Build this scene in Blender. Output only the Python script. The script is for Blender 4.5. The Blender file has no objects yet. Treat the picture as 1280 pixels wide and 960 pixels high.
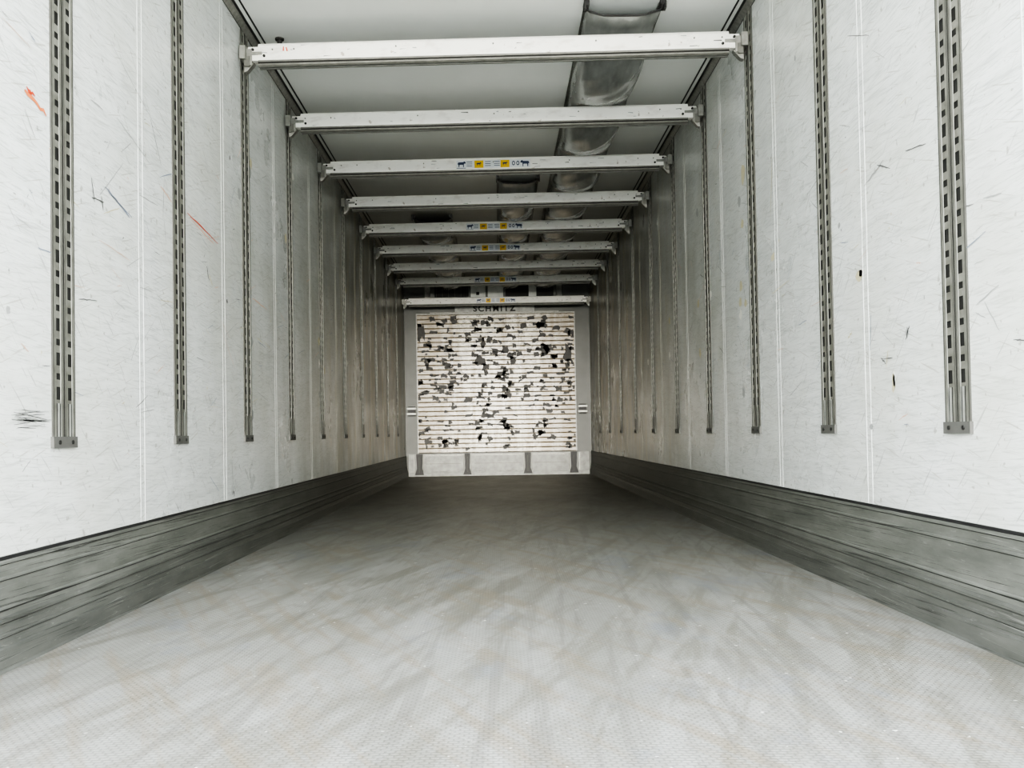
import bpy, math, random
from mathutils import Vector, Matrix
random.seed(7)
S = bpy.context.scene

# ------------------------------------------------------------------ dims (metres, origin = eye point height)
HW = 1.23          # half width
FZ = -0.555        # floor
CZ = 2.02          # ceiling
Y0 = 1.25          # rear opening
Y1 = 12.67         # front bulkhead wall
GZ = -1.78         # road
KZS = {-1:-0.288, 1:-0.258}   # top of kick plates

# ------------------------------------------------------------------ mesh builder
class MB:
    def __init__(s): s.v=[]; s.f=[]; s.m=[]
    def face(s, pts, m=0):
        b=len(s.v); s.v+= [tuple(p) for p in pts]; s.f.append(tuple(range(b,b+len(pts)))); s.m.append(m)
    def box(s,x0,x1,y0,y1,z0,z1,m=0):
        b=len(s.v)
        s.v+=[(x0,y0,z0),(x1,y0,z0),(x1,y1,z0),(x0,y1,z0),(x0,y0,z1),(x1,y0,z1),(x1,y1,z1),(x0,y1,z1)]
        for q in [(0,3,2,1),(4,5,6,7),(0,1,5,4),(1,2,6,5),(2,3,7,6),(3,0,4,7)]:
            s.f.append(tuple(b+i for i in q)); s.m.append(m)
    def prism(s, prof, axis, a, b_, mats=0, caps=True):
        n=len(prof); b=len(s.v)
        def mk(p,t):
            return (t,p[0],p[1]) if axis=='x' else ((p[0],t,p[1]) if axis=='y' else (p[0],p[1],t))
        s.v+=[mk(p,a) for p in prof]+[mk(p,b_) for p in prof]
        for i in range(n):
            j=(i+1)%n
            s.f.append((b+i,b+j,b+n+j,b+n+i)); s.m.append(mats[i] if isinstance(mats,(list,tuple)) else mats)
        if caps:
            mm = mats[0] if isinstance(mats,(list,tuple)) else mats
            s.f.append(tuple(b+i for i in range(n))); s.m.append(mm)
            s.f.append(tuple(b+n+i for i in reversed(range(n)))); s.m.append(mm)
    def cyl(s,c,r,h,axis='x',n=16,m=0):
        pr=[(math.cos(2*math.pi*i/n)*r,math.sin(2*math.pi*i/n)*r) for i in range(n)]
        if axis=='x': s.prism([(c[1]+p[0],c[2]+p[1]) for p in pr],'x',c[0]-h/2,c[0]+h/2,m)
        elif axis=='y': s.prism([(c[0]+p[0],c[2]+p[1]) for p in pr],'y',c[1]-h/2,c[1]+h/2,m)
        else: s.prism([(c[0]+p[0],c[1]+p[1]) for p in pr],'z',c[2]-h/2,c[2]+h/2,m)
    def data(s,name,mats,recalc=True):
        me=bpy.data.meshes.new(name); me.from_pydata(s.v,[],s.f)
        for m in mats: me.materials.append(m)
        for p,mi in zip(me.polygons,s.m): p.material_index=mi
        me.update()
        if recalc:
            import bmesh
            bm=bmesh.new(); bm.from_mesh(me); bmesh.ops.recalc_face_normals(bm,faces=bm.faces); bm.to_mesh(me); bm.free()
        return me
    def obj(s,name,mats,parent=None,loc=(0,0,0),bevel=0,recalc=True):
        me=s.data(name,mats,recalc); o=bpy.data.objects.new(name,me); S.collection.objects.link(o); o.location=loc
        if parent: o.parent=parent
        if bevel:
            b=o.modifiers.new('bevel','BEVEL'); b.width=bevel; b.segments=2; b.limit_method='ANGLE'
        return o

# ------------------------------------------------------------------ materials
class NT:
    def __init__(s,name):
        s.mat=bpy.data.materials.new(name); s.mat.use_nodes=True
        s.t=s.mat.node_tree; s.t.nodes.clear()
        s.out=s.t.nodes.new('ShaderNodeOutputMaterial'); s.b=s.t.nodes.new('ShaderNodeBsdfPrincipled')
        s.t.links.new(s.b.outputs[0],s.out.inputs[0])
        s.co=s.t.nodes.new('ShaderNodeTexCoord')
    def L(s,a,b): s.t.links.new(a,b)
    def mapping(s,scale,rot=(0,0,0),loc=(0,0,0)):
        n=s.t.nodes.new('ShaderNodeMapping'); n.inputs['Scale'].default_value=scale; n.inputs['Rotation'].default_value=rot; n.inputs['Location'].default_value=loc
        s.L(s.co.outputs['Object'],n.inputs[0]); return n.outputs[0]
    def rmap(s,rot,scale,loc=(0,0,0)):   # rotate first, then stretch
        a=s.t.nodes.new('ShaderNodeMapping'); a.inputs['Rotation'].default_value=rot; a.inputs['Location'].default_value=loc
        s.L(s.co.outputs['Object'],a.inputs[0])
        n=s.t.nodes.new('ShaderNodeMapping'); n.inputs['Scale'].default_value=scale; s.L(a.outputs[0],n.inputs[0]); return n.outputs[0]
    def noise(s,vec,scale=1,detail=4,rough=.55,dist=0):
        n=s.t.nodes.new('ShaderNodeTexNoise'); s.L(vec,n.inputs['Vector'])
        n.inputs['Scale'].default_value=scale; n.inputs['Detail'].default_value=detail; n.inputs['Roughness'].default_value=rough; n.inputs['Distortion'].default_value=dist
        return n.outputs['Fac']
    def ramp(s,fac,stops):
        n=s.t.nodes.new('ShaderNodeValToRGB'); s.L(fac,n.inputs[0]); cr=n.color_ramp
        while len(cr.elements)<len(stops): cr.elements.new(.5)
        for e,(p,c) in zip(cr.elements,stops):
            e.position=p; e.color=(c,c,c,1) if isinstance(c,(int,float)) else (*c,1)
        return n.outputs[0]
    def mix(s,fac,a,b,mode='MIX'):
        n=s.t.nodes.new('ShaderNodeMix'); n.data_type='RGBA'; n.blend_type=mode
        for sock,v in ((n.inputs[0],fac),(n.inputs[6],a),(n.inputs[7],b)):
            if hasattr(v,'is_linked'): s.L(v,sock)
            elif isinstance(v,(int,float)): sock.default_value = v if sock==n.inputs[0] else (v,v,v,1)
            else: sock.default_value=(*v,1)
        return n.outputs[2]
    def math(s,op,a,b=0):
        n=s.t.nodes.new('ShaderNodeMath'); n.operation=op
        for i,v in enumerate((a,b)):
            if isinstance(v,(int,float)): n.inputs[i].default_value=v
            else: s.L(v,n.inputs[i])
        return n.outputs[0]
    def sep(s):
        n=s.t.nodes.new('ShaderNodeSeparateXYZ'); s.L(s.co.outputs['Object'],n.inputs[0]); return n.outputs
    def range(s,v,a,b,c,d):
        mr=s.t.nodes.new('ShaderNodeMapRange'); s.L(v,mr.inputs[0])
        for i,x in enumerate((a,b,c,d)): mr.inputs[i+1].default_value=x
        return mr.outputs[0]
    def bump(s,h,strength=.3,dist=.002):
        n=s.t.nodes.new('ShaderNodeBump'); n.inputs['Strength'].default_value=strength; n.inputs['Distance'].default_value=dist
        s.L(h,n.inputs['Height']); s.L(n.outputs[0],s.b.inputs['Normal'])
    def fin(s,col=None,rough=.5,metal=0,spec=.5):
        if col is not None:
            if isinstance(col,(tuple,list)): s.b.inputs['Base Color'].default_value=(*col,1)
            else: s.L(col,s.b.inputs['Base Color'])
        if isinstance(rough,(int,float)): s.b.inputs['Roughness'].default_value=rough
        else: s.L(rough,s.b.inputs['Roughness'])
        s.b.inputs['Metallic'].default_value=metal
        s.b.inputs['Specular IOR Level'].default_value=spec
        return s.mat

def simple(name,col,rough=.5,metal=0,var=.12,scale=30):
    m=NT(name); n=m.noise(m.mapping((1,1,1)),scale,4)
    f=m.ramp(n,[(.3,1-var),(.7,1.0)])
    return m.fin(m.mix(1.0,col,f,'MULTIPLY'),rough,metal)

def wall_mat():
    m=NT('scuffed_white_grp')
    base=(.83,.855,.845)
    st=m.noise(m.mapping((1,.9,14)),3,6,.65)
    c=m.mix(m.ramp(st,[(.42,.0),(.72,.5)]),base,(.58,.61,.59))
    st2=m.noise(m.rmap((.06,0,0),(1,3,75)),2.4,5,.7)
    c=m.mix(m.ramp(st2,[(.52,0),(.64,.66)]),c,(.42,.45,.44))
    st3=m.noise(m.rmap((-.12,0,0),(1,2,60),loc=(0,3,1)),2.0,6,.7)
    c=m.mix(m.ramp(st3,[(.54,0),(.65,.5)]),c,(.42,.44,.43))
    bl=m.noise(m.mapping((1,1,1)),1.3,5,.6)
    c=m.mix(m.ramp(bl,[(.46,0),(.72,.5)]),c,(.56,.56,.47))
    s3=m.noise(m.rmap((.75,0,0),(1,3,70)),1.8,3,.5)
    c=m.mix(m.ramp(s3,[(.66,0),(.69,.6)]),c,(.34,.34,.33))
    s4=m.noise(m.rmap((-.3,0,0),(1,2.6,80)),1.7,3,.5)
    c=m.mix(m.ramp(s4,[(.65,0),(.68,.6)]),c,(.40,.39,.34))
    sp=m.noise(m.mapping((1,1,1)),38,2,.5)
    c=m.mix(m.ramp(sp,[(.68,0),(.73,.65)]),c,(.32,.31,.27))
    # light falloff painted in: lining darkens with depth, mottled with some dirt
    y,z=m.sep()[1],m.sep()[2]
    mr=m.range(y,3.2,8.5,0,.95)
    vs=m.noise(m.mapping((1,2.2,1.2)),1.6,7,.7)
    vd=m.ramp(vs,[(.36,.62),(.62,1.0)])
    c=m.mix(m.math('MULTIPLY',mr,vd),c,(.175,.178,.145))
    wn=m.noise(m.mapping((1,5,.9),loc=(0,4,2)),1.5,5,.65)
    wf=m.math('MULTIPLY',m.range(y,6,9,0,.75),m.ramp(wn,[(.50,0),(.66,1)]))
    c=m.mix(wf,c,(.40,.34,.19))  # brown streaks far in: panel reflection painted on, mixed with dirt
    m.bump(m.noise(m.mapping((1,2,12)),9,4),.12,.003)
    return m.fin(c,m.ramp(bl,[(.3,.24),(.7,.38)]),0,.5)

def floor_mat():
    m=NT('antislip_aluminium_floor')
    big=m.noise(m.mapping((1.8,.8,1)),1.7,8,.68,.2)
    c=m.mix(m.ramp(big,[(.32,0),(.68,1)]),(.27,.27,.245),(.375,.375,.355))
    arcs=m.noise(m.rmap((0,0,.30),(6.5,.6,1)),1.8,8,.62,.5)
    c=m.mix(m.ramp(arcs,[(.49,0),(.60,.60)]),c,(.20,.192,.155))
    arcs2=m.noise(m.rmap((0,0,-.42),(7.5,.7,1)),1.7,8,.62,.5)
    c=m.mix(m.ramp(arcs2,[(.51,0),(.62,.60)]),c,(.275,.235,.17))
    arcs3=m.noise(m.rmap((0,0,.05),(14,.5,1),loc=(1,2,0)),1.7,8,.6,.4)
    c=m.mix(m.ramp(arcs3,[(.54,0),(.60,.45)]),c,(.20,.195,.175))
    lt=m.noise(m.rmap((0,0,.15),(5,1.1,1),loc=(3,5,0)),2.0,8,.7,.4)
    c=m.mix(m.ramp(lt,[(.52,0),(.70,.50)]),c,(.49,.50,.495))
    bp=m.noise(m.mapping((2,1,1),loc=(7,1,0)),2.2,6,.65)
    c=m.mix(m.ramp(bp,[(.57,0),(.68,.5)]),c,(.24,.265,.31))
    sm=m.noise(m.mapping((3,3,1),loc=(2,8,0)),3,8,.75)
    c=m.mix(m.ramp(sm,[(.55,0),(.66,.35)]),c,(.19,.175,.14))
    c=m.mix(m.range(m.sep()[1],2.4,8.0,0,.78),c,(.115,.117,.098))  # floor colour darkens toward the front end, imitating daylight falloff
    sp=m.noise(m.mapping((1,1,1)),55,1,.5)
    c=m.mix(m.ramp(sp,[(.78,0),(.80,.9)]),c,(.8,.8,.76))
    w=m.t.nodes.new('ShaderNodeTexBrick'); m.L(m.mapping((1,1,1)),w.inputs['Vector'])
    w.inputs['Scale'].default_value=1; w.inputs['Brick Width'].default_value=.018; w.inputs['Row Height'].default_value=.012
    w.inputs['Mortar Size'].default_value=.0026; w.inputs['Mortar Smooth'].default_value=.6
    w.inputs['Color1'].default_value=(1,1,1,1); w.inputs['Color2'].default_value=(.80,.80,.80,1); w.inputs['Mortar'].default_value=(0,0,0,1)
    c=m.mix(.28,c,w.outputs['Color'],'MULTIPLY')
    m.bump(w.outputs['Color'],.5,.002)
    return m.fin(c,m.ramp(big,[(.3,.38),(.7,.52)]),.05,.45)

def kick_mat(name='aluminium_kick_plate',dark=1.0):
    m=NT(name)
    b=m.noise(m.mapping((1,1.0,5)),3,6,.65)
    c=m.mix(m.ramp(b,[(.3,0),(.7,1)]),tuple(x*dark for x in (.118,.123,.110)),tuple(x*dark for x in (.225,.232,.210)))
    s1=m.noise(m.rmap((.02,0,0),(1,.8,100)),2.0,6,.75)
    c=m.mix(m.ramp(s1,[(.57,0),(.61,.85)]),c,(.022,.022,.02))
    s2=m.noise(m.rmap((-.02,0,0),(1,.9,120)),1.8,5,.65)
    c=m.mix(m.ramp(s2,[(.62,0),(.66,.40)]),c,(.42,.43,.40))
    sp=m.noise(m.mapping((1,.4,2.5)),40,5,.65)
    c=m.mix(m.ramp(sp,[(.63,0),(.68,.22)]),c,(.40,.41,.38))
    c=m.mix(m.range(m.sep()[1],2.8,7,0,.78),c,(.068,.068,.056))  # depth fade baked into the plate colour as daylight drops off
    return m.fin(c,.48,.1,.5)

def panel_mat():
    m=NT('stained_cream_panel')
    v=m.noise(m.mapping((2.6,1,.25)),2.0,5,.6,.4)
    c=m.mix(m.ramp(v,[(.42,0),(.58,1)]),(.80,.755,.64),(.38,.31,.20))
    n=m.noise(m.mapping((3,1,34)),2.2,6,.75)
    c=m.mix(m.ramp(n,[(.47,0),(.58,.75)]),c,(.27,.23,.16))
    n2=m.noise(m.mapping((1,1,2.0)),16,6,.8)
    c=m.mix(m.ramp(n2,[(.54,0),(.59,.9)]),c,(.085,.07,.048))
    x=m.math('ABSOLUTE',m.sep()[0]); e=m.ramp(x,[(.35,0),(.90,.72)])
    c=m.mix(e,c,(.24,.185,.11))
    return m.fin(c,.28,0,.7)

M_wall=wall_mat(); M_floor=floor_mat(); M_kick=kick_mat(); M_kickd=kick_mat('worn_aluminium_foot_profile',.7)
M_panel=panel_mat()
def ceil_mat():
    m=NT('white_ceiling_lining')
    n=m.noise(m.mapping((1,.5,1)),2,5,.6)
    c=m.mix(m.ramp(n,[(.35,0),(.7,1)]),(.88,.895,.87),(.82,.835,.80))
    c=m.mix(m.range(m.sep()[1],5.4,9,0,.7),c,(.26,.265,.225))  # far ceiling painted darker for the fading daylight
    m.bump(m.noise(m.mapping((1,1,1)),6,3),.08,.004)
    return m.fin(c,.4,0,.5)
M_ceil=ceil_mat()
def rail_mat():
    m=NT('weathered_aluminium_rail')
    n=m.noise(m.mapping((1,1,1)),14,5,.65)
    c=m.mix(m.ramp(n,[(.35,0),(.7,1)]),(.17,.17,.145),(.32,.32,.28))
    return m.fin(c,.45,.25,.5)
M_rail=rail_mat()
M_dark=simple('rail_cavity_black',(.02,.02,.018),.7)
M_raild=simple('rail_flange_dark',(.08,.08,.07),.6)
M_foot=simple('rail_end_casting',(.13,.13,.12),.6)
M_groove=simple('brown_groove',(.15,.12,.075),.6)  # brown tone setting the panel grooves off from the ribs
M_edge=simple('rail_bright_edge',(.50,.51,.47),.4,.3,.3)
def bead_mat(name,a,b):
    m=NT(name); n=m.noise(m.mapping((1,1,3)),6,4)
    c=m.mix(m.range(m.sep()[1],3.0,7.5,0,1),a,b)  # seams dim with depth; the light falloff is held in the colour
    c=m.mix(m.ramp(n,[(.5,0),(.8,.4)]),c,b)
    return m.fin(c,.5)
M_bead=bead_mat('panel_seam_sealant',(.90,.92,.91),(.24,.24,.19))
M_beadd=bead_mat('panel_seam_grey_line',(.56,.58,.56),(.18,.18,.15))  # thin grey line along each seam bead
M_black=simple('black_gasket',(.018,.018,.018),.5)
def beam_mat():
    m=NT('white_coated_beam')
    n=m.noise(m.mapping((3,1,8)),3,6,.65)
    c=m.mix(m.ramp(n,[(.52,0),(.74,.6)]),(.88,.87,.82),(.58,.54,.49))
    n2=m.noise(m.mapping((1,1,1)),24,3,.6)
    c=m.mix(m.ramp(n2,[(.68,0),(.72,.7)]),c,(.33,.27,.22))
    return m.fin(c,.4,0,.5)
M_beam=beam_mat()
M_steel=simple('galvanised_steel',(.34,.34,.31),.45,.4,.35,40)
M_steeld=simple('dark_ribbed_aluminium',(.20,.20,.18),.45,.4,.3,30)
M_yellow=simple('label_yellow',(.85,.55,.02),.4)
M_blue=simple('label_blue',(.03,.05,.11),.4)
M_labw=simple('label_white',(.74,.77,.78),.4,0,.04)
M_red=simple('red_paint_mark',(.65,.08,.03),.5)
M_orange=simple('orange_scuff',(.80,.24,.09),.5)
M_orangef=simple('faint_rust_scuff',(.72,.50,.38),.5)
M_bluem=simple('blue_grey_scuff',(.26,.30,.38),.5)
M_grey=simple('dark_grey_scuff',(.14,.14,.14),.6)
M_lgrey=simple('light_grey_scuff',(.42,.43,.42),.6)
M_beige=simple('beige_filler_patch',(.62,.58,.40),.6)
M_white=simple('white_filler_patch',(.9,.9,.84),.6)
M_peel=simple('peeled_black_patch',(.032,.029,.023),.5,0,.5,20)
M_backw=simple('grey_front_wall',(.085,.09,.078),.4,0,.2,5)
M_sill=simple('worn_white_sill',(.38,.39,.36),.4,0,.45,14)
M_evap=simple('evaporator_white_cover',(.60,.62,.58),.4,0,.2,14)
def duct_mat():
    m=NT('grey_pvc_duct_fabric')
    n=m.noise(m.mapping((3,1,3)),5,4,.6)
    c=m.mix(m.ramp(n,[(.3,0),(.7,1)]),(.25,.26,.25),(.36,.37,.355))
    m.bump(m.noise(m.mapping((3,.8,3)),3.5,2,.5,.4),.35,.03)
    return m.fin(c,.22,.25,1.0)
M_duct=duct_mat()

# ------------------------------------------------------------------ shell
T=.07
for sgn,nm in ((-1,'left'),(1,'right')):
    KZ=KZS[sgn]
    b=MB(); x0,x1=sorted((sgn*HW,sgn*(HW+T)))
    b.box(x0,x1,Y0,Y1+T,FZ-.12,CZ+T,0)
    first = 2.31 if sgn<0 else 2.18
    ys=[first+i*.995 for i in range(-1,11)]
    for y in ys:
        if y<Y0+.05 or y>Y1-.1: continue
        for k,d in enumerate((-.020,.020)):
            xa,xb=sorted((sgn*(HW+.002),sgn*(HW-.0008)))
            b.box(xa,xb,y+d-.0026,y+d+.0026,KZ,CZ-.01,1)
            xa,xb=sorted((sgn*(HW+.002),sgn*(HW-.0005)))
            b.box(xa,xb,y+d+.0026,y+d+.0042,KZ,CZ-.01,2)
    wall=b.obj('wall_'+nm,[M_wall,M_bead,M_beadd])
    s=MB(); X=sgn*(HW-.0016)
    def stroke(y0,z0,y1,z1,w,m,n=7,j=.3):
        L=math.hypot(y1-y0,z1-z0); ty,tz=(y1-y0)/L,(z1-z0)/L; ny,nz=-tz,ty
        top=[];bot=[]
        for i in range(n+1):
            t=i/n; ww=w*(math.sin(math.pi*(.06+.88*t))**.5)*(1+random.uniform(-j,j)); o=random.uniform(-.4,.4)*w
            cy=y0+(y1-y0)*t+ny*o; cz=z0+(z1-z0)*t+nz*o
            top.append((X,cy+ny*ww/2,cz+nz*ww/2)); bot.append((X,cy-ny*ww/2,cz-nz*ww/2))
        for i in range(n): s.face([top[i],top[i+1],bot[i+1],bot[i]],m)
    def blob(y,z,ry,rz,m,n=11):
        s.face([(X,y+math.cos(2*math.pi*i/n)*ry*random.uniform(.6,1.15),z+math.sin(2*math.pi*i/n)*rz*random.uniform(.6,1.15)) for i in range(n)],m)
    # mats: 0 orange 1 bluegrey 2 dark 3 lgrey 4 beige 5 white 6 red 7 faint rust
    if sgn<0:
        stroke(2.49,.925,2.61,.895,.014,0); stroke(2.50,.93,2.545,.925,.010,6)
        stroke(2.90,.80,2.92,.73,.005,2); stroke(2.90,.74,2.99,.745,.005,2); stroke(2.97,.76,2.985,.72,.005,2)
        stroke(3.00,.80,3.20,.745,.007,1); stroke(3.02,.79,3.22,.75,.004,1)
        stroke(3.80,.90,4.22,.86,.006,6); stroke(3.84,.885,4.15,.845,.003,0)
        for i in range(18): stroke(2.41+random.uniform(0,.07),.035+i*.0025+random.uniform(-.01,.01),2.53+random.uniform(0,.1),.042+i*.002+random.uniform(-.012,.012),.0020,random.choice([2,2,3]))
        stroke(4.05,.73,4.08,.67,.008,2); stroke(4.08,.70,4.13,.66,.008,4); blob(4.35,.62,.012,.012,2)
        stroke(4.40,-.10,4.42,-.26,.006,3); stroke(4.42,-.245,4.44,-.27,.014,2)
        stroke(3.05,1.28,3.55,1.10,.003,3); stroke(3.1,1.05,3.4,.98,.004,3); stroke(2.35,1.2,2.42,1.16,.003,0); blob(4.42,1.3,.01,.012,2)
        blob(2.40,.33,.012,.012,3); stroke(3.45,.52,3.75,.47,.003,3); stroke(3.5,.93,3.62,.90,.007,7); stroke(4.8,.7,5.1,.68,.006,7); stroke(2.95,.62,3.2,.60,.003,7)
    else:
        blob(3.22,.515,.035,.022,4); blob(3.21,.52,.02,.016,5); blob(5.48,.77,.045,.035,5); blob(5.5,.78,.02,.02,4)
        blob(2.965,.135,.018,.035,4); blob(2.96,.15,.01,.03,5); blob(4.22,.76,.03,.02,4); blob(4.7,1.26,.04,.05,4)
        blob(4.73,1.02,.03,.03,4); blob(4.70,.62,.03,.025,4)
        stroke(3.0,.84,3.16,.80,.006,3); stroke(2.95,.80,3.05,.84,.004,2); stroke(2.84,.30,2.87,.26,.006,2); blob(2.86,.28,.012,.016,3)
        stroke(3.0,.24,3.02,.19,.006,4); stroke(3.02,.20,3.06,.22,.005,2); stroke(3.3,.33,3.34,.31,.008,4)
        stroke(3.40,.99,3.9,.88,.004,3); stroke(4.0,.62,4.25,.60,.004,4); stroke(4.0,.58,4.2,.545,.003,3)
        stroke(3.45,1.17,3.55,1.14,.006,3); blob(3.85,1.5,.010,.014,3); stroke(4.2,1.2,4.24,.95,.005,4)
        blob(3.4,.72,.012,.012,3); blob(3.38,.70,.008,.006,3); blob(3.55,.47,.010,.012,1); stroke(2.45,1.7,2.6,1.66,.005,3); blob(3.15,.0,.02,.01,3)
    for i in range(420):
        y=random.uniform(2.0,11); z=random.triangular(-.2,1.7,.5); L=abs(random.gauss(.03,.09))+.01; a=random.gauss(0,.35) if random.random()<.75 else random.uniform(-1.5,1.5)
        if random.random()<.87: stroke(y,z,y+L*math.cos(a),z+L*math.sin(a),random.uniform(.0012,.0040),random.choice([3,3,3,2,4,1,7]))
        else: blob(y,z,random.uniform(.003,.007),random.uniform(.003,.007),random.choice([3,4,4,3,5]),8)
    for i in range(26):
        y=2.68+random.randint(2,9)+random.choice([-.1,.1,0.12]); blob(y,random.uniform(.1,1.6),.03,.03,random.choice([4,4,5,3]))
    s.obj('scuff_marks',[M_orange,M_bluem,M_grey,M_lgrey,M_beige,M_white,M_red,M_orangef],parent=wall,recalc=False)

    # kick plate (baseboard): ribbed extrusion with small foot
    def P(d,z): return (sgn*(HW-d),z)
    KM=-.425
    prof=[P(-.001,KZ+.004),P(.006,KZ+.004),P(.012,KZ-.004),P(.012,KZ-.014),P(.008,KZ-.017),P(.008,KZ-.045),P(.011,KZ-.048),P(.011,KZ-.053),P(.008,KZ-.056),
          P(.008,KM+.02),P(.012,KM+.017),P(.012,KM+.012),P(.009,KM+.008),P(.009,KM-.005),P(.017,KM-.012),P(.017,KM-.019),P(.013,KM-.022),P(.015,KM-.045),P(.020,KM-.047),P(.020,KM-.053),P(.017,KM-.056),P(.022,KM-.075),P(.028,KM-.078),P(.034,FZ+.006),P(.040,FZ+.0005),P(-.001,FZ+.0005)]
    mats=[0]*len(prof)
    for i in range(13,25): mats[i]=1
    mats[1]=2; mats[3]=2; mats[7]=2; mats[11]=2; mats[15]=2; mats[19]=2
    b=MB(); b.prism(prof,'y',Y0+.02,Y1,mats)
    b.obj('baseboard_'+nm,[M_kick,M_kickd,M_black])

    # ceiling corner trim
    b=MB()
    pr=[P(-.001,CZ-.022),P(.004,CZ-.022),P(.022,CZ-.006),P(.030,CZ-.004),P(.030,CZ+.001),P(-.001,CZ+.001)]
    b.prism(pr,'y',Y0+.02,Y1,[1,0,0,0,0,0])
    for (d,w) in ((.030,.012),(.062,.008)):
        xa,xb=sorted((sgn*(HW-d),sgn*(HW-d-w))); b.box(xa,xb,Y0+.02,Y1,CZ-.003,CZ+.001,1)
    b.obj('trim_'+('1' if sgn<0 else '2'),[M_steel,M_black])

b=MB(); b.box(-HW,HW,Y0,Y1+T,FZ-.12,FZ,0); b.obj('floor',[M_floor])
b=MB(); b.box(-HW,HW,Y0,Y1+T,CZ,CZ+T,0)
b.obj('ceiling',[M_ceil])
b=MB(); b.box(-HW,HW,Y1,Y1+T,FZ,CZ,0)
b.obj('wall_back',[M_backw])
b=MB()
for sx in (-1,1):
    xa,xb=sorted((sx*HW,sx*(HW+T+.02))); b.box(xa,xb,Y0-.07,Y0-.001,FZ-.14,CZ+T+.02,0)
b.box(-HW,HW,Y0-.07,Y0-.001,CZ,CZ+T+.02,0); b.box(-HW,HW,Y0-.07,Y0-.001,FZ-.14,FZ-.002,0)
b.obj('rear_door_frame',[M_steel],bevel=.006)

# ------------------------------------------------------------------ cargo rails
def rail_mesh(sgn):
    b=MB(); W=.068; zb=-.022; zt=CZ-.024; D=.0045
    cols=[-W,-.058,-.047,-.024,-.010,.010,.024,.047,.058,W]
    xf=lambda d: sgn*(-d)
    slotcols=(2,6)
    z=zb+.135; pitch=.056
    slots=[]
    k=0
    while z+pitch<zt:
        h=.036 if k%2==0 else .018
        slots.append((z,z+h)); z+=pitch if k%2==0 else .040; k+=1
    edges=[zb+.03]
    for a,c in slots: edges+= [a,c]
    edges.append(zt)
    for i in range(len(edges)-1):
        hole=(i%2==1)
        for c in range(len(cols)-1):
            if c in slotcols and hole: continue
            y0,y1=cols[c],cols[c+1]
            b.face([(xf(D),y0,edges[i]),(xf(D),y1,edges[i]),(xf(D),y1,edges[i+1]),(xf(D),y0,edges[i+1])],0)
    for y in (-W,W): b.face([(xf(0),y,zb+.03),(xf(D),y,zb+.03),(xf(D),y,zt),(xf(0),y,zt)],2)
    b.face([(xf(.0018),-W,zb+.03),(xf(.0018),W,zb+.03),(xf(.0018),W,zt),(xf(.0018),-W,zt)],1)
    for y0,y1,m in ((-.0095,-.006,2),(.006,.0095,2),(-.0025,.0025,1),(-W-.001,-.063,2),(.063,W+.001,2),(-.0225,-.021,3),(.0485,.050,3)):
        xa,xb=sorted((xf(D-.001),xf(D+.001 if m!=1 else D+.0005))); b.box(xa,xb,y0,y1,zb+.03,zt,m)
    for yc in (-.0355,.0355):
        xa,xb=sorted((xf(D-.001),xf(D+.001))); b.box(xa,xb,yc-.006,yc+.006,zb+.03,zb+.125,3)
        b.box(xa,xb,yc-.011,yc-.0075,zb+.03,zb+.125,1); b.box(xa,xb,yc+.0075,yc+.011,zb+.03,zb+.125,1)
    xa,xb=sorted((xf(0),xf(D+.005))); b.box(xa,xb,-W-.006,W+.006,zb,zb+.032,4)
    for y in (-.04,.04): b.cyl((xf(D+.005),y,zb+.016),.006,.006,'x',10,1)
    return b.data('cargo_rail',[M_rail,M_dark,M_raild,M_edge,M_foot],recalc=False)
RL=rail_mesh(-1); RR=rail_mesh(1)
ys_l=[2.70+i*.995 for i in range(-1,10)]
ys_r=[2.55+i*.997 for i in range(-1,10)]
for me,sx,ys in ((RL,-1,ys_l),(RR,1,ys_r)):
    for y in ys:
        o=bpy.data.objects.new('cargo_rail',me); S.collection.objects.link(o); o.location=(sx*HW,y,0)

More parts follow.
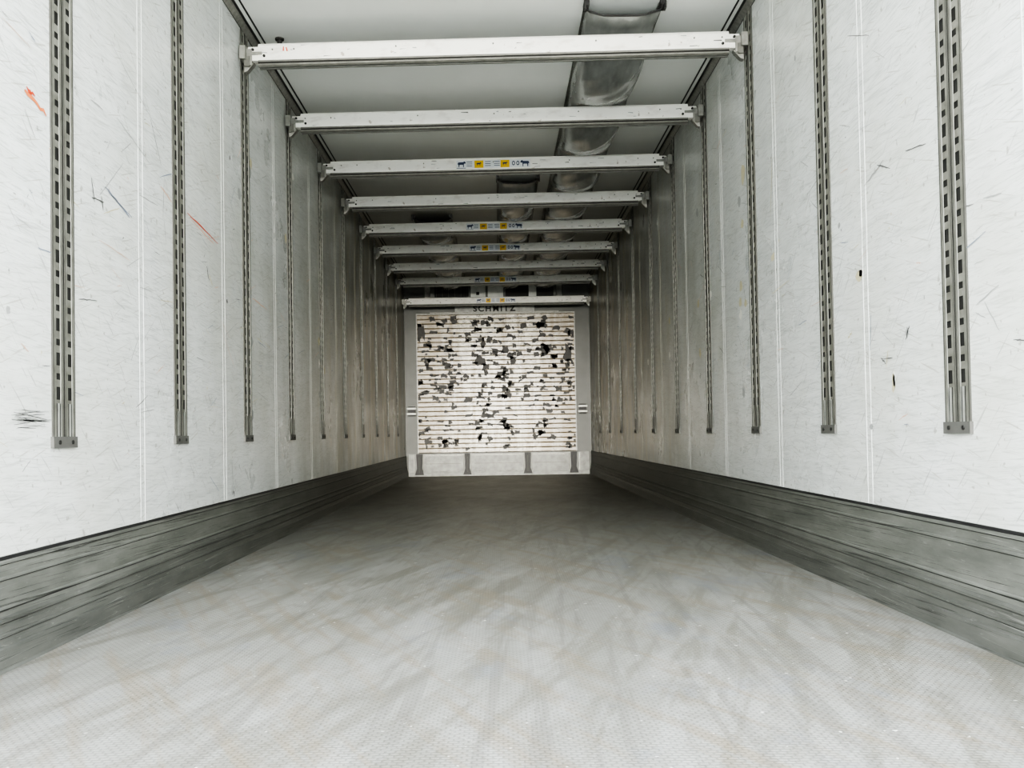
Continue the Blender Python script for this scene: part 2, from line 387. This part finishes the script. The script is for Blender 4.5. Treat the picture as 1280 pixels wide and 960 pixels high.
# ------------------------------------------------------------------ decking beams
def cow(b,x,z,s,y,m,flip=1):
    pts=[(-.5,.15),(-.42,.30),(.25,.32),(.36,.42),(.52,.36),(.60,.18),(.50,.10),(.36,.12),(.32,-.02),(.32,-.36),(.22,-.36),(.20,-.04),(-.24,-.04),(-.28,-.36),(-.38,-.36),(-.40,.02),(-.50,-.02)]
    b.face([(x+flip*px*s,y,z+pz*s) for px,pz in pts],m)
def beam_mesh(label,seed,red=False):
    rnd=random.Random(seed)
    b=MB(); hx=HW-.093
    pr=[(-.024,.040),(-.024,-.030),(-.027,-.034),(-.027,-.040),(-.023,-.042),(-.023,-.047),(-.027,-.049),(-.027,-.056),(-.023,-.058),(-.018,-.062),
        (-.008,-.062),(-.006,-.054),(.006,-.054),(.008,-.062),(.018,-.062),(.027,-.056),(.027,-.034),(.024,-.030),(.024,.040),(.016,.052),(-.016,.052)]
    mats=[0]+[1]*8+[1]*8+[0,0,0,0]
    mats[3]=2;mats[4]=2
    b.prism(pr,'x',-hx,hx,mats)
    for x in (-hx+.05,-hx+.16,-.46,.02,.5,hx-.16,hx-.05):
        b.cyl((x+rnd.uniform(-.03,.03),-.025,.02),.004,.006,'y',8,1)
    for x in (-hx+.03,hx-.03): 
        b.cyl((x,-.025,-.01),.007,.008,'y',10,2)
    for s in (-1,1):
        def bx(xa,xb,*r): 
            q=sorted((s*xa,s*xb)); b.box(q[0],q[1],*r)
        bx(hx-.012,hx+.05,-.020,.020,-.030,.036,0)
        bx(hx+.03,hx+.066,-.026,.026,-.052,.026,3)
        bx(hx+.055,hx+.084,-.052,.052,-.030,.034,3)
        bx(hx+.040,hx+.066,-.034,-.022,-.060,-.012,1)
        bx(hx-.02,hx+.035,-.029,-.021,-.004,.010,3)
        b.cyl((s*(hx+.025),-.024,.022),.006,.014,'y',10,2)
        b.cyl((s*(hx+.05),-.028,-.022),.008,.010,'y',10,2)
        b.prism([(s*(hx+.02),-.040),(s*(hx+.07),-.052),(s*(hx+.07),-.085),(s*(hx+.055),-.080)],'y',-.018,.018,3)
    for i in range(14):
        x=rnd.uniform(-hx,hx); z=rnd.uniform(-.026,.036); L=rnd.uniform(.006,.05)
        b.face([(x,-.0246,z),(x+L,-.0246,z+rnd.uniform(-.004,.004)),(x+L*.9,-.0246,z+rnd.uniform(.002,.006)),(x+.1*L,-.0246,z+.004)],rnd.choice([4,4,1]))
    if red:
        b.face([(-hx+.12,-.0247,.012),(-hx+.122,-.0247,.034),(-hx+.127,-.0247,.034),(-hx+.128,-.0247,.012)],5)
        b.face([(-hx+.14,-.0247,.010),(-hx+.135,-.0247,.030),(-hx+.141,-.0247,.030),(-hx+.146,-.0247,.010)],5)
        b.cyl((-hx+.10,0,.062),.012,.03,'z',12,2); b.cyl((-hx+.10,0,.079),.022,.008,'z',12,2)
    if label:
        y=-.0250; x0=-.26; x1=.25
        b.face([(x0,y,-.022),(x1,y,-.022),(x1,y,.034),(x0,y,.034)],6)
        y=-.0256
        cow(b,x0+.035,.006,.052,y,7); cow(b,x1-.035,.004,.056,y,7,-1)
        b.face([(x0,y,-.022),(x0+.065,y,-.022),(x0+.065,y,-.018),(x0,y,-.018)],7)
        for xx in (-.135,.045):
            b.face([(xx,y,-.020),(xx+.062,y,-.020),(xx+.062,y,.032),(xx,y,.032)],8)
            cow(b,xx+.030,.006,.030,y-.0004,7)
        for xx in (-.190,-.062,.0):
            for k in range(3):
                b.face([(xx,y,.021-k*.014),(xx+.040,y,.021-k*.014),(xx+.040,y,.025-k*.014),(xx,y,.025-k*.014)],7)
        for xx in (.135,.165):
            n=12; b.face([(xx+.011*math.cos(2*math.pi*i/n),y,.008+.016*math.sin(2*math.pi*i/n)) for i in range(n)],7)
            b.face([(xx+.006*math.cos(2*math.pi*i/n),y-.0004,.008+.009*math.sin(2*math.pi*i/n)) for i in range(n)],6)
    return b.data('cargo_decking_beam',[M_beam,M_steeld,M_dark,M_steel,M_lgrey,M_red,M_labw,M_blue,M_yellow],recalc=False)
zc=1.853
for i in range(9):
    lab=i in (2,4,5,7,8)
    yl,yr=(ys_l[3+i],ys_r[3+i]) if 3+i<len(ys_l) else (12.42,12.36)
    me=beam_mesh(lab,i,red=(i==0))
    o=bpy.data.objects.new('cargo_decking_beam',me); S.collection.objects.link(o)
    o.location=(0,(yl+yr)/2-.02,zc+(.006 if i==0 else 0) if i<8 else 1.712)
    if i<8: o.rotation_euler=(0,0,math.radians(-1.5))

# ------------------------------------------------------------------ air ducts
def duct(xc,w,ys,seed):
    rnd=random.Random(seed); b=MB(); NA=20; ye=Y1-.35
    n=int((ye-ys)/.04); rings=[]
    for i in range(n+1):
        y=ys+(ye-ys)*i/n
        ph=((y-ys_l[0]+.07)/.995)%1.0
        sag=.085+.085*abs(math.sin(math.pi*ph))**.7
        if i<8: sag*=.42+.58*i/8
        ring=[]
        for k in range(NA+1):
            a=math.pi*k/NA
            wx=w/2*(1+.10*math.sin(a))*math.cos(a)
            ring.append((xc-wx+.004*math.sin(y*9+k),y,CZ-.006-sag*math.sin(a)**.7*(1+.03*math.sin(y*23+k*.9))))
        rings.append(ring)
    base=len(b.v)
    for r in rings: b.v+=r
    for i in range(n):
        for k in range(NA):
            a=base+i*(NA+1)+k; b.f.append((a,a+1,a+NA+2,a+NA+1)); b.m.append(0)
    for s in (-1,1):
        b.box(xc+s*w/2-.012,xc+s*w/2+.012,ys,ye,CZ-.010,CZ-.001,1)
        b.box(xc+s*(w/2+.004)-.012,xc+s*(w/2+.004)+.012,ys-.05,ys+.03,CZ-.028,CZ-.001,2)
        b.box(xc+s*(w/2+.012)-.004,xc+s*(w/2+.012)+.004,ys-.06,ys-.02,CZ-.050,CZ-.001,2)
    for k in range(NA):
        p,q=rings[0][k],rings[0][k+1]
        b.face([(p[0],p[1]-.008,p[2]-.003),(q[0],q[1]-.008,q[2]-.003),(q[0],q[1]+.006,q[2]-.003),(p[0],p[1]+.006,p[2]-.003)],2)
        b.face([(p[0],p[1]-.008,p[2]-.003),(q[0],q[1]-.008,q[2]-.003),(q[0],q[1]-.008,q[2]+.003),(p[0],p[1]-.008,p[2]+.003)],2)
    o=b.obj('air_duct',[M_duct,M_steeld,M_black],recalc=False)
    for p in o.data.polygons:
        if p.material_index==0: p.use_smooth=True
duct(.625,.35,4.47,1); duct(.185,.31,7.50,2); duct(-.58,.34,8.80,3)

# ------------------------------------------------------------------ front bulkhead panel
b=MB(); x0,x1=-1.055,1.02; z0,z1=-.25,1.575; yb=Y1-.001; nr=30; ph=(z1-z0)/nr
pr=[(yb,z0)]; pm=[3]
for i in range(nr):
    z=z0+i*ph
    pr+=[(yb-.050,z+.001),(yb-.060,z+ph*.14),(yb-.060,z+ph*.84),(yb-.050,z+ph*.94)]; pm+=[0,0,0,3]
pr+=[(yb-.05,z1),(yb,z1)]; pm+=[0,0]
b.prism(pr,'x',x0,x1,pm)
for xx in (x0-.012,x1): b.box(xx,xx+.012,yb-.068,yb,z0,z1,1)
b.box(x0-.012,x1+.012,yb-.068,yb,z1,z1+.015,1)
cols=[-.98,-.66,-.20,.13,.62,.93]
rnd=random.Random(11)
def patch(x,z,w,h):
    a=rnd.gauss(0,.2); ca,sa=math.cos(a),math.sin(a); pts=[]
    for (u,v) in ((-1,-1),(-.3,-1.1),(.2,-.8),(1,-1),(1.1,-.1),(.9,1),(.3,.8),(-.2,1.1),(-1,1),(-.85,.2)):
        u=u*w/2*rnd.uniform(.6,1.2); v=v*h/2*rnd.uniform(.6,1.25)
        px=min(max(x+u*ca-v*sa,x0+.004),x1-.004); pz=min(max(z+u*sa+v*ca,z0+.004),z1-.004)
        pts.append((px,yb-.0612,pz))
    b.face(pts,2)
for i in range(400):
    x=rnd.choice(cols)+rnd.gauss(0,.085) if rnd.random()<.72 else rnd.uniform(x0+.05,x1-.05)
    w=rnd.uniform(.03,.11)
    patch(x,rnd.uniform(z0+.04,z1-.04),w,rnd.uniform(.02,.070))
for (x,z,w,h) in ((-.23,.95,.16,.13),(-.15,.88,.12,.10),(.60,1.42,.13,.08),(.62,1.1,.11,.12),(-.74,.62,.12,.07),(-.62,.64,.1,.06),(.05,.78,.14,.07),(-.4,.45,.12,.07),(.93,1.05,.10,.2),(-1.0,1.35,.1,.2),(.1,1.1,.09,.1),(.2,.95,.08,.1),(.13,.5,.1,.08),(-.3,1.45,.1,.07)):
    patch(x,z,w,h)
b.obj('bulkhead_panel',[M_panel,M_steel,M_peel,M_groove],recalc=True)

b=MB(); b.box(-1.19,1.19,Y1-.10,Y1-.001,FZ,FZ+.045,0); b.box(-1.19,1.19,Y1-.055,Y1-.001,FZ+.045,-.262,0)
segs=[(-.99,-.47),(-.36,.32),(.44,.92)]
for a,c in segs:
    b.box(a,c,Y1-.085,Y1-.05,FZ+.065,-.29,0)
    b.box(a+.03,c-.03,Y1-.088,Y1-.08,FZ+.16,FZ+.166,1)
    b.box(a,c,Y1-.09,Y1-.05,-.29,-.275,3)
    b.box(a-.01,a,Y1-.09,Y1-.05,FZ+.065,-.275,1); b.box(c,c+.01,Y1-.09,Y1-.05,FZ+.065,-.275,1)
for a,c in ((-1.09,-1.00),(-.455,-.375),(.335,.425),(.94,1.03)):
    b.prism([(a+.005,-.262),(c-.005,-.262),(c-.012,FZ+.10),(c+.014,FZ+.02),(a-.014,FZ+.02),(a+.012,FZ+.10)],'y',Y1-.125,Y1-.04,2)
    b.box(a+.040,a+.046,Y1-.130,Y1-.12,FZ+.05,-.30,4)
b.box(-1.12,-1.105,Y1-.11,Y1-.04,FZ+.05,-.27,3); b.box(1.045,1.07,Y1-.11,Y1-.04,FZ+.05,-.27,3)
b.obj('bulkhead_sill',[M_sill,M_steeld,M_black,M_steel,M_raild])
for xc in (-1.145,1.12):
    b=MB()
    for z in (.27,.34): b.box(xc-.06,xc+.06,Y1-.05,Y1-.001,z-.014,z+.014,0)
    b.box(xc-.05,xc+.05,Y1-.02,Y1-.001,.24,.37,1)
    b.obj('buffer_bracket',[M_edge,M_black],bevel=.004)
# evaporator unit
b=MB(); ye=Y1-.30
b.prism([(Y1-.001,1.70),(ye+.08,1.70),(ye,1.75),(ye,1.99),(Y1-.001,1.99)],'x',-.86,.78,0)
b.box(-.80,-.36,ye-.012,ye+.01,1.77,1.93,1); b.box(.12,.42,ye-.012,ye+.01,1.77,1.93,1); b.box(.52,.74,ye-.012,ye+.01,1.77,1.93,1)
for x in [-.78+.08*i for i in range(6)]: b.box(x,x+.006,ye-.02,ye-.01,1.77,1.93,4)
b.box(-.33,-.14,ye-.03,ye+.01,1.76,1.92,3); b.box(-.11,.09,ye-.03,ye+.01,1.76,1.92,3); b.box(.42,.52,ye-.03,ye+.01,1.76,1.92,3)
b.box(-.26,-.22,ye-.034,ye-.02,1.79,1.83,1)
b.box(-.95,-.86,Y1-.03,Y1-.001,1.70,1.98,2); b.box(.78,.87,Y1-.03,Y1-.001,1.70,1.98,2)
b.obj('evaporator_unit',[M_backw,M_dark,M_steel,M_evap,M_raild],bevel=.004)
b=MB(); b.box(-.88,.82,Y1-.078,Y1-.001,1.592,1.604,1); b.box(-.55,.50,Y1-.076,Y1-.002,1.605,1.69,0)
hd=b.obj('header_sign',[M_sill,M_steel])
cu=bpy.data.curves.new('lettering','FONT'); cu.body='SCHMITZ'; cu.size=.11; cu.extrude=.003; cu.offset=.003; cu.space_character=1.3; cu.align_x='CENTER'
o=bpy.data.objects.new('lettering',cu); S.collection.objects.link(o); o.rotation_euler=(math.pi/2,0,0); o.location=(-.03,Y1-.079,1.610); cu.materials.append(M_dark); o.parent=hd

# ------------------------------------------------------------------ exterior: chassis, wheels, road
b=MB()
for sx in (-.65,.55): b.box(sx,sx+.1,Y0+.1,Y1-.2,FZ-.45,FZ-.12,0)
for y in [Y0+.4+1.5*i for i in range(8)]: b.box(-HW,HW,y,y+.08,FZ-.2,FZ-.12,0)
for ya in (2.9,4.2,5.5):
    b.cyl((0,ya,GZ+.5),.06,2.2,'x',16,0)
    for sx in (-1,1):
        b.cyl((sx*1.05,ya,GZ+.5),.5,.36,'x',40,1); b.cyl((sx*1.235,ya,GZ+.5),.28,.012,'x',32,2)
b.box(-1.2,1.2,Y0+.02,Y0+.12,GZ+.45,GZ+.60,0)
for sx in (-.6,.6): b.box(sx-.04,sx+.04,Y0+.04,Y0+.12,GZ+.6,FZ-.14,0)
b.box(-.5,-.35,9.6,9.75,GZ,FZ-.2,0); b.box(.35,.5,9.6,9.75,GZ,FZ-.2,0)
b.obj('trailer_chassis',[M_steeld,M_black,M_steel])
m=NT('yard_concrete'); n=m.noise(m.mapping((1,1,1)),2,8,.65)
m.fin(m.ramp(n,[(.3,(.50,.50,.46)),(.7,(.64,.64,.60))]),.8)
b=MB(); b.box(-60,60,-60,60,GZ-.1,GZ,0); b.obj('ground',[m.mat])

# ------------------------------------------------------------------ light
w=bpy.data.worlds.new('overcast_sky'); S.world=w; w.use_nodes=True; nt=w.node_tree; bg=nt.nodes['Background']
tc=nt.nodes.new('ShaderNodeTexCoord'); sp=nt.nodes.new('ShaderNodeSeparateXYZ'); nt.links.new(tc.outputs['Generated'],sp.inputs[0])
rp=nt.nodes.new('ShaderNodeValToRGB'); nt.links.new(sp.outputs[2],rp.inputs[0])
rp.color_ramp.elements[0].position=0.0; rp.color_ramp.elements[0].color=(1,1,.975,1)
rp.color_ramp.elements[1].position=.7; rp.color_ramp.elements[1].color=(.82,.87,.93,1)
nt.links.new(rp.outputs[0],bg.inputs[0]); bg.inputs[1].default_value=6.2
ld=bpy.data.lights.new('hazy_low_sun','SUN'); ld.energy=4.7; ld.angle=math.radians(22); ld.color=(1,.955,.85)
lo=bpy.data.objects.new('hazy_low_sun',ld); S.collection.objects.link(lo)
d=Vector((-.015,1,-.035)).normalized(); lo.rotation_euler=d.to_track_quat('-Z','Y').to_euler(); lo.location=(0,-5,4)

# ------------------------------------------------------------------ camera
cam=bpy.data.cameras.new('camera'); co=bpy.data.objects.new('camera',cam); S.collection.objects.link(co); S.camera=co
cam.sensor_width=36; cam.lens=36*1195/1280; cam.clip_start=.05
cam.shift_x=.0135; cam.shift_y=.0275
pitch=math.radians(1.25); roll=math.radians(-.95)
R=Matrix.Rotation(math.pi/2+pitch,4,'X')@Matrix.Rotation(roll,4,'Z')
co.matrix_world=R
co.location=(0,0,0)
S.view_settings.view_transform='AgX'
S.view_settings.look='AgX - High Contrast'
S.view_settings.exposure=0.55
